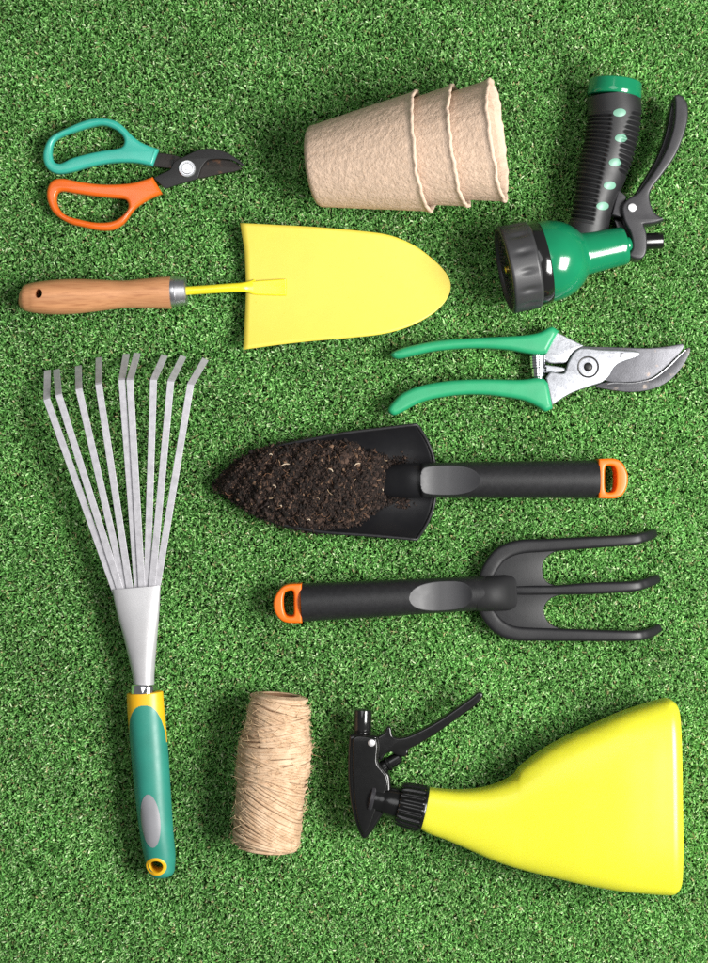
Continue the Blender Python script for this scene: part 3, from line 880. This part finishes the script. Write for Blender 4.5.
    for x, y, L in [(286, 465, 8), (357.5, 464.5, 6), (331, 470.5, 5), (275, 486.5, 4), (382, 490, 3), (270, 507, 3), (281, 506, 2), (271, 455, 3), (309, 520, 3)]:
        z = float(height(np.array([x]), np.array([y]))[0]) + 2.4
        a = rng.uniform(-.9, .6)
        p = np.array([(x - CX) * k, (CY - y) * k, z])
        dd = np.array([math.cos(a), math.sin(a), 0.1]); pp = np.array([-math.sin(a), math.cos(a), 0])
        path = [p + dd * L * (s - .5) + pp * 1.0 * (1 - (2 * s - 1) ** 2) for s in (0, .33, .66, 1)]
        vv, ff = tube(path, [.3, .6, .55, .3], 6)
        b = len(V); V += vv.tolist(); F += [tuple(g + b for g in h) for h in ff]
        C += [(0.55, 0.44, 0.32)] * len(vv)
    me = bpy.data.meshes.new('soil')
    me.from_pydata((np.array(V) * S).tolist(), [], F)
    at = me.color_attributes.new('tint', 'FLOAT_COLOR', 'POINT')
    at.data.foreach_set('color', np.column_stack([np.array(C), np.ones(len(C))]).astype(np.float32).ravel())
    o = finish('soil', me, M['soil'], None, 20)
    o['kind'] = 'stuff'; o['category'] = 'soil'; o['label'] = 'dark crumbly potting soil heaped in the black trowel scoop'
build_soil()

# ------------------------------------------------------------------ black hand fork
ZR = 19
t = thing('hand_fork', 'black three-pronged hand fork with orange cap on its handle end', 'hand fork', 440, 597)
q = Z(260, 520, 0.3955)
plate('end_cap', q([(106, 159, 1), (72, 161), (54, 170), (40, 190), (35, 208), (38, 228), (50, 247), (70, 257), (107, 258, 1)]), [q([(80, 176), (66, 180), (61, 192), (60, 208), (62, 226), (68, 239), (82, 241), (87, 234), (87, 208), (86, 182)])], 6, 34, 2.4, M['cap_orange'], t)
tool_handle(t, 301.5, 484, 602.6, 593.0, 18.9, 16.8, 20, 440, 31, 0.42, ends=(0, 1), pointed=-1)
# head: web plate and three round prongs
q = Z(400, 420, 0.3955)
plate('web', q([(215, 400), (228, 372), (255, 342), (300, 322), (430, 317, 1), (426, 328, 1), (388, 336), (365, 356), (361, 378), (366, 402), (386, 416), (426, 421, 1), (426, 440, 1), (388, 449), (368, 468), (366, 490), (377, 512), (406, 527), (440, 532, 1), (440, 545, 1), (295, 538), (250, 518), (225, 490), (212, 450)]), [], 9, 16.6, 1.2, M['tool_dark'], t)
for pts, lab in (([(214, 425, 12), (218, 400, 13.5), (230, 372, 14.5), (256, 340, 14.8), (300, 322, 14.8), (370, 317, 15), (480, 310, 16.5), (585, 303, 17), (612, 298, 14), (634, 293, 7), (648, 289, 0)], None),
                 ([(270, 432, 13), (330, 431, 14.6), (400, 430, 15), (480, 426, 16.5), (585, 421, 17), (615, 416, 13), (640, 410, 6), (656, 405, 0)], None),
                 ([(210, 450, 12), (216, 475, 13.5), (228, 498, 14.5), (252, 524, 14.8), (292, 540, 14.8), (370, 543, 15), (480, 545, 16.5), (585, 546, 17), (615, 544, 14), (640, 539, 7), (660, 531, 0)], None)):
    st = []
    for i, (x, y, z) in enumerate(pts):
        p = q([(x, y)])[0]
        w = float(np.interp(x, [210, 260, 330, 480, 600, 660], [7.5, 7.6, 6.8, 5.9, 5.2, 4.8]))
        w = w * (0.92 if i == len(pts) - 1 else 1)
        if pts[0][0] > 250 and x < 420: w = 4.8
        st.append((p[0], p[1], z, w, 4.2))
    v, f = loft(st, 8, 32, 3.0, capr=(3, 3))
    mesh('prong', v, f, M['tool_dark'], t)
v, f = loft([(476, 594.5, 20, 16.0, 16.0), (483, 594.1, 20, 16.8, 16.8), (490, 593.7, 19.8, 17.1, 16.8), (498, 593.3, 17.8, 17.5, 15.0), (506, 592.9, 14.8, 17.8, 11.4), (513, 592.6, 12.0, 17.2, 8)], 8, 64, 2.3, capr=(1, 2))
mesh('neck', v, f, M['neck'], t)

# ------------------------------------------------------------------ leaf rake
ZR = 26
t = thing('hand_rake', 'silver fan rake with nine flat tines and teal green grip', 'hand rake', 143, 640)
q = Z(20, 340, 0.2966)
tin = [((92, 103), (90, 200), (318, 838)), ((122, 100), (130, 185), (335, 834)), ((196, 88), (198, 165), (350, 830)), ((266, 60), (265, 150), (368, 826)), ((358, 48), (343, 135), (395, 822)),
       ((395, 45), (370, 135), (410, 824)), ((487, 52), (450, 135), (428, 826)), ((550, 55), (508, 140), (445, 828)), ((625, 65), (575, 150), (462, 830))]
for i, (tp, bd, bs) in enumerate(tin):
    tp, bd, bs = q([tp])[0], q([bd])[0], q([bs])[0]
    zb = 34 + (3.0 if i % 2 else 0) - abs(i - 4) * 1.2
    zs = 26 + (i % 2) * 1.6
    def PT(x, y, z):
        kz = (HC - z) / HC
        return np.array([(x - CX) * kz, (CY - y) * kz, z])
    ctl = []
    for s in np.linspace(0, 1, 14):
        ctl.append(PT(bs[0] + (bd[0] - bs[0]) * s, bs[1] + (bd[1] - bs[1]) * s, zs + (zb - zs) * s + 1.5 * math.sin(PI * s)))
    ctl[0] = ctl[0] + (ctl[0] - ctl[1]) * 0.9
    e0 = PT(bd[0] + (tp[0] - bd[0]) * .06, bd[1] + (tp[1] - bd[1]) * .06, zb - 1.2)
    ctl.append(e0)
    for s in (0.35, 0.7, 1.0):
        ctl.append(PT(bd[0] + (tp[0] - bd[0]) * s, bd[1] + (tp[1] - bd[1]) * s, zb - 1.2 - (zb - 2) * s))
    c = np.array(ctl)
    T = np.gradient(c, axis=0); T /= np.linalg.norm(T, axis=1)[:, None]
    rings = []
    w, h = 3.35, 0.45
    for p, tt in zip(c, T):
        side = np.cross(tt, (0, 0, 1.0)); side /= np.linalg.norm(side); upv = np.cross(side, tt)
        rings.append(np.array([p + side * a + upv * b for a, b in ((-w, -h), (w, -h), (w, h * .7), (w - .2, h), (-w + .2, h), (-w, h * .7))]))
    v, f = rings_to_mesh(rings)
    mesh('tine', v, f, M['tine'], t, 18)
q = Z(80, 560, 0.3526)
A = q([(92, 84), (97, 115), (107, 160), (124, 225), (139, 290), (147, 330), (150, 358)])
B = q([(229, 72), (227, 110), (224, 160), (218, 225), (212, 290), (209, 330), (209, 358)])
v, f = loft_edges(A, B, [27, 27, 26, 24, 22, 21, 20], [5, 6, 7.5, 9, 9.8, 10, 10.2], 8, 48, 2.3)
mesh('socket', v, f, M['socket'], t)
pa = P(*q([(180.5, 352)])[0], 20); pb = P(*q([(179, 392)])[0], 20)
v, f = lathe(pa, pb - pa, [(0, 8), (.2, 11.8), (1, 12.8), (2, 13.2), (9, 13.2), (14, 13.2), (14, 9)], 48)
mesh('ferrule', v, f, M['chrome'], t)
gA = q([(130, 384), (132, 430), (136, 480), (143, 560), (151, 640), (160, 720), (168, 780), (178, 840), (190, 885)])
gB = q([(233, 377), (237, 430), (242, 480), (249, 560), (254, 640), (259, 720), (263, 780), (268, 840), (266, 880)])
def grip_mesh():
    v, f = loft_edges(gA, gB, [19, 19, 19, 19.5, 20, 20, 19.5, 18, 16.5], [14.5, 15.5, 16.5, 17.5, 17.8, 17.5, 17, 15.5, 14], 30, 160, 2.15, end_bevel=(1.2, 8))
    return v, f
grip_full = grip_mesh()
v, f = grip_full
def split_faces(o, keep):
    bm = bmesh.new(); bm.from_mesh(o.data)
    L = np.array(root_of(o).location)
    bmesh.ops.delete(bm, geom=[q_ for q_ in bm.faces if not keep(q_, L)], context='FACES')
    bm.to_mesh(o.data); bm.free()
gr = mesh('grip', v, f, M['grip_green'], t, 40)
p = q([(217, 867)])[0]
cut(gr, p[0], p[1], 7.2, 6.3)
sl = gr.copy(); sl.data = gr.data.copy(); sl.name = 'grip_sleeve'; sl.data.name = 'grip_sleeve'; col.objects.link(sl)
sl.data.materials.clear(); sl.data.materials.append(M['grip_yellow'])
def is_yellow(q_, L):
    c = (np.array(q_.calc_center_median()) + L) / S
    k = (HC - ZR) / HC
    x, y, z = c[0] / k + CX, CY - c[1] / k, c[2]
    cx = np.interp(y, [693, 870], [144.2, 157.5]); dx = (x - cx) / 18.2
    pw, am = (2.6, 38) if dx > 0 else (2.3, 30)
    lim = 704.5 + am * (1 - math.sqrt(max(0, 1 - min(1, abs(dx)) ** pw)))
    if z < 19: lim = 735 + (19 - z) * 3
    return y < lim
split_faces(gr, lambda q_, L: not is_yellow(q_, L)); split_faces(sl, is_yellow)
bv = world_bvh(gr)
p = q([(203, 735)])[0]
disc_on('grip_inlay', p[0], p[1], 9.8, 26.5, 0.09, bv, 0.3, 0.5, M['inlay'], t)
p = q([(217, 867)])[0]
# hanging eyelet: a real yellow ring around a dark recess
c = P(*p)
a_ = np.arange(48) * 2 * PI / 48
rings = []
for rx, ry, z in ((6.2, 5.4, -24), (6.2, 5.4, -8), (6.4, 5.6, -.4), (7.2, 6.4, .8), (9.0, 8.0, 1.0), (10.3, 9.0, .4), (10.8, 9.5, -2)):
    rings.append(np.column_stack([c[0] + rx * np.cos(a_), c[1] + ry * np.sin(a_), np.array([top_z(bv, c[0] + 9.0 * math.cos(a), c[1] + 8.0 * math.sin(a), 31) for a in a_]) + z]))
v, f = rings_to_mesh(rings, (False, False))
mesh('hanging_eyelet', v, f, M['grip_yellow'], t)

# ------------------------------------------------------------------ jute twine
ZR = 33
t = thing('twine_spool', 'spool of natural jute twine lying on its side', 'twine', 272, 775)
q = Z(210, 670, 0.2077)
a0 = P(*q([(338, 128)])[0], 33); a1 = P(*q([(265, 858)])[0], 32)
axv = a1 - a0; LEN = np.linalg.norm(axv); axn = axv / LEN
uu_ = np.cross(axn, (0, 0, 1.0)); uu_ /= np.linalg.norm(uu_); ww_ = np.cross(uu_, axn)
def rad(s):   # radius along the spool, s in 0..1
    return np.interp(s, [0, .03, .08, .2, .26, .30, .5, .56, .7, .95, 1], [24, 28, 30, 31, 33, 35.2, 35.4, 34, 33.2, 33.2, 30])
def cyl(s, th, r):
    return a0 + np.outer(s * LEN, axn) + np.outer(r * np.cos(th), uu_) + np.outer(r * np.sin(th), ww_)
v, f = lathe(a0, axn, [(6, 16), (-1, 16.5), (-1, 20), (1, 24)] + [(LEN * s, rad(s) - 3.4) for s in np.linspace(.04, .97, 20)] + [(LEN, 24), (LEN, 16), (LEN - 8, 15)], 40)
mesh('core', v, f, M['core'], t)
parts = []
def wind(s0, s1, turns, tilt, phase, lift, seed, r=1.65):
    rg = np.random.default_rng(seed)
    n = int(turns * 40)
    u = np.linspace(0, 1, n)
    th = u * turns * 2 * PI + phase
    drift = np.interp(np.arange(n), np.arange(0, n + 40, 40), rg.normal(0, .005, n // 40 + 2)[:len(np.arange(0, n + 40, 40))])
    s = s0 + (s1 - s0) * u
    s = s - tilt * np.cos(th) * np.clip(np.minimum(s, 1 - s) / .13, 0.12, 1) + drift
    s = np.clip(s, 0.012, 0.985)
    rr = rad(s) - 1.6 + lift + np.interp(np.arange(n), np.arange(0, n + 23, 23), rg.normal(0, .4, len(np.arange(0, n + 23, 23))))
    c = cyl(s, th, rr)
    rt = r * (1 + 0.13 * np.sin(u * turns * 47))
    parts.append(tube(c, rt, 8))
wind(.015, .985, 56, .01, 0, -1.8, 1)
wind(.03, .31, 19, .060, .6, .4, 2)
wind(.48, .98, 29, .105, .2, .5, 5)
wind(.28, .54, 16, -.03, 1.2, .8, 3)
wind(.33, .50, 4, -.085, 2.0, 1.2, 4, 1.6)
wind(.38, .56, 5, .05, 2.6, 1.5, 6, 1.6)
wind(.14, .32, 5, -.06, 2.2, 1.1, 8, 1.6)
v, f = join_vf(parts)
mesh('winding', v, f, M['jute'], t, 80)
# end coils around the hole
for e_s, sgn in ((0.0, -1), (1.0, 1)):
    th = np.linspace(0, 2 * PI * 4, 240)
    j = np.linspace(0, 3, 240)
    c = cyl(e_s + sgn * (.004 - .004 * j), th, 17.5 + j * 3.4 + .5 * np.sin(.75 * th))
    v, f = tube(c, 1.9, 8)
    mesh('end_winding', v, f, M['jute'], t, 80)
parts = []
for i in range(620):
    s = rng.uniform(.02, .98); th = rng.uniform(0, 2 * PI)
    r = float(rad(s)) + 1.2
    p = cyl(np.array([s]), np.array([th]), np.array([r]))[0]
    ctr = a0 + axn * s * LEN
    nrm = (p - ctr) / np.linalg.norm(p - ctr); tang = np.cross(axn, nrm)
    L = rng.uniform(3, 9) * (1.5 if rng.random() < .12 else 1)
    dr = tang * rng.choice([-1, 1]) + axn * rng.normal(0, .5); dr /= np.linalg.norm(dr)
    lift = rng.uniform(.1, .55)
    path = [p + dr * L * g + nrm * (lift * L * g + rng.normal(0, .25)) + axn * rng.normal(0, .4) for g in (0, .35, .7, 1)]
    parts.append(tube(path, [.2, .18, .15, .1], 4))
v, f = join_vf(parts)
fb = mesh('loose_fibre', v, f, M['fibre'], t, 80); fb['kind'] = 'stuff'

# ------------------------------------------------------------------ trigger spray bottle
ZR = 38
t = thing('spray_bottle', 'bright yellow flared spray bottle with black trigger head', 'spray bottle', 520, 790)
q = Z(400, 680, 0.435)
A = q([(58, 250), (95, 254), (140, 256), (190, 251), (232, 238), (262, 221), (282, 202), (330, 166), (375, 139), (420, 116), (500, 79), (560, 58), (600, 46), (612, 43)])
B = q([(38, 338), (66, 354), (105, 368), (160, 391), (210, 413), (250, 427), (282, 436), (335, 449), (378, 459), (420, 468), (500, 482), (560, 488), (600, 491), (618, 491.5)])
uu = [min(max((a_[0] - 425) / 215, 0), 1) for a_ in A]
uu = [u * u * (3 - 2 * u) for u in uu]
hh = [17.5 + 17.5 * u for u in uu]
zc = [31 + 5 * u for u in uu]
bt_v, bt_f = loft_edges(A, B, zc, hh, 10, 128, 3.5, end_bevel=(0, 11))
def shoulder(v):
    k = (HC - ZR) / HC
    x = v[:, 0] / k + CX; y = CY - v[:, 1] / k
    ctr = np.interp(x, [417, 517, 680], [810, 797, 797]); top = np.interp(x, [517, 545, 580, 620, 680], [774, 754, 731, 714, 700])
    side = np.clip(((ctr - y) / np.maximum(ctr - top, 5) - 0.72) / 0.25, 0, 1)
    on = np.clip((x - 515.5) / 4, 0, 1) * np.clip((600 - x) / 70, 0, 1)
    v = v.copy(); v[:, 1] += 2.0 * side * on; return v
bt_v = shoulder(bt_v)
bottle = mesh('bottle', bt_v, bt_f, M['bottle'], t, 50)
q = Z(330, 670, 0.2542)
ZR = 34
def ax_between(a, b, z):
    pa, pb = P(*q([a])[0], z), P(*q([b])[0], z); return pa, pb - pa
pa, av = ax_between((268, 525), (372, 549), 33)
Lc = np.linalg.norm(av)
def knurl(i, tt, rr, th):
    on = 1.0 if 2 <= i <= 7 else 0.0
    return tt, rr + on * 0.9 * np.sign(np.sin(th * 20)) * (np.abs(np.sin(th * 20)) ** .4)
v, f = lathe(pa, av, [(-2, 14), (0, 19.5), (2, 20.2), (6, 21), (12, 21.6), (18, 22), (21, 22.2), (23, 22.2), (24, 22.6), (Lc - 1, 22.8), (Lc, 22.2), (Lc, 14)], 240, knurl)
mesh('collar', v, f, M['black_plastic'], t, 40)
pa, av = ax_between((158, 500), (275, 527), 34)
v, f = lathe(pa, av, [(-4, 3), (-3, 9), (-1, 11.5), (2, 12.6), (8, 13.2), (12, 13.0), (14, 13.8), (Lc * .72, 15.5), (Lc * 1.1, 16)], 48)
mesh('neck', v, f, M['black_plastic'], t)
v, f = lathe(pa, av, [(-2, 12), (0, 15), (2.5, 15.4), (4, 13.4), (4, 10)], 48)
mesh('neck_ring', v, f, M['lever_grey'], t)
head = plate('trigger_head', q([(76, 252, 1), (100, 248), (176, 254), (188, 266), (194, 300), (192, 355), (212, 384), (234, 408), (240, 450), (238, 500), (222, 545), (200, 578), (168, 628), (136, 660), (114, 636), (94, 580), (79, 510), (71, 420), (71, 330)]), [], 10, 42, 3.6, M['black_plastic'], t, res=6)
# raised cheek on the housing
plate('cheek', q([(96, 258), (172, 262), (183, 274), (187, 300), (184, 356), (204, 388), (222, 412), (226, 450), (190, 520), (160, 600), (136, 640), (118, 610), (102, 540), (92, 440), (90, 330)]), [], 38, 44, 1.6, M['black_plastic'], head, res=4)
pa, av = ax_between((126, 252), (130, 158), 26)
Ln = np.linalg.norm(av)
v, f = lathe(pa, av, [(-6, 7), (-1, 8.2), (0, 9.0), (1.2, 9.0), (1.6, 8.4), (3, 9.0), (Ln - 2, 9.0), (Ln - .6, 8.6), (Ln, 7.6), (Ln, 4), (Ln - 3, 2.5), (Ln - 3, .5)], 48)
mesh('nozzle', v, f, M['gloss_black'], t)
p = q([(163, 281)])[0]
v, f = lathe(P(*p, 43.2), (0, 0, 1), [(-2, 3.5), (.9, 3.5), (1.6, 2.8), (1.9, 1.4), (1.9, .2)], 28)
mesh('pivot_pin', v, f, M['pin'], head)
lv = plate('lever', q([(186, 262, 1), (212, 246), (222, 226), (232, 221), (241, 230), (249, 260), (290, 264), (350, 240), (430, 196), (510, 141), (560, 105), (580, 88), (596, 88), (600, 104), (570, 141), (500, 191), (430, 241), (350, 291), (312, 311), (306, 328), (292, 341), (262, 335), (240, 322), (218, 332), (200, 358), (186, 340, 1)]), [], 20, 36, 2.0, M['black_plastic'], t, res=4)
pa, av = ax_between((205, 388), (285, 340), 27)
v, f = lathe(pa, av, [(-4, 3), (-2, 6), (5, 6), (6, 7.6), (8, 7.8), (9, 6.2), (16, 6), (20, 5.6), (22, 3)], 32)
mesh('piston', v, f, M['black_plastic'], t)

# ------------------------------------------------------------------ camera
cam_d = bpy.data.cameras.new('camera'); cam = bpy.data.objects.new('camera', cam_d); col.objects.link(cam)
cam.location = (0, 0, HC * S); cam.rotation_euler = (0, 0, 0)
cam_d.sensor_fit = 'VERTICAL'; cam_d.angle = 2 * math.atan(963 / 2 / HC)
cam_d.sensor_fit = 'VERTICAL'
cam_d.clip_start = 0.01; cam_d.clip_end = 50
sc.camera = cam

# ------------------------------------------------------------------ studio light
def area(name, loc, target, sx, sy, power, color=(1, 1, 1)):
    d_ = bpy.data.lights.new(name, 'AREA'); d_.shape = 'RECTANGLE'; d_.size = sx; d_.size_y = sy; d_.energy = power; d_.color = color
    o = bpy.data.objects.new(name, d_); col.objects.link(o); o.location = loc
    o.rotation_euler = (Vector(target) - Vector(loc)).to_track_quat('-Z', 'Y').to_euler()
    return o
area('key_softbox', (0.86, -0.12, 1.02), (0.03, -0.05, 0), 0.72, 0.50, 41, (1, 0.985, 0.955))
area('overhead_softbox', (-0.25, 0.35, 1.75), (0.0, 0.0, 0), 0.9, 0.9, 7, (1, 1, 1))
w = bpy.data.worlds.new('World'); sc.world = w; w.use_nodes = True
w.node_tree.nodes['Background'].inputs[0].default_value = (0.95, 0.98, 1.0, 1)
w.node_tree.nodes['Background'].inputs[1].default_value = 0.15

sc.view_settings.view_transform = 'Standard'; sc.view_settings.look = 'None'; sc.view_settings.exposure = 0; sc.view_settings.gamma = 1
sc.render.engine = 'CYCLES'
sc.cycles.use_denoising = False
try: sc.cycles.denoiser = 'OPENIMAGEDENOISE'
except Exception: pass
sc.cycles.max_bounces = 6
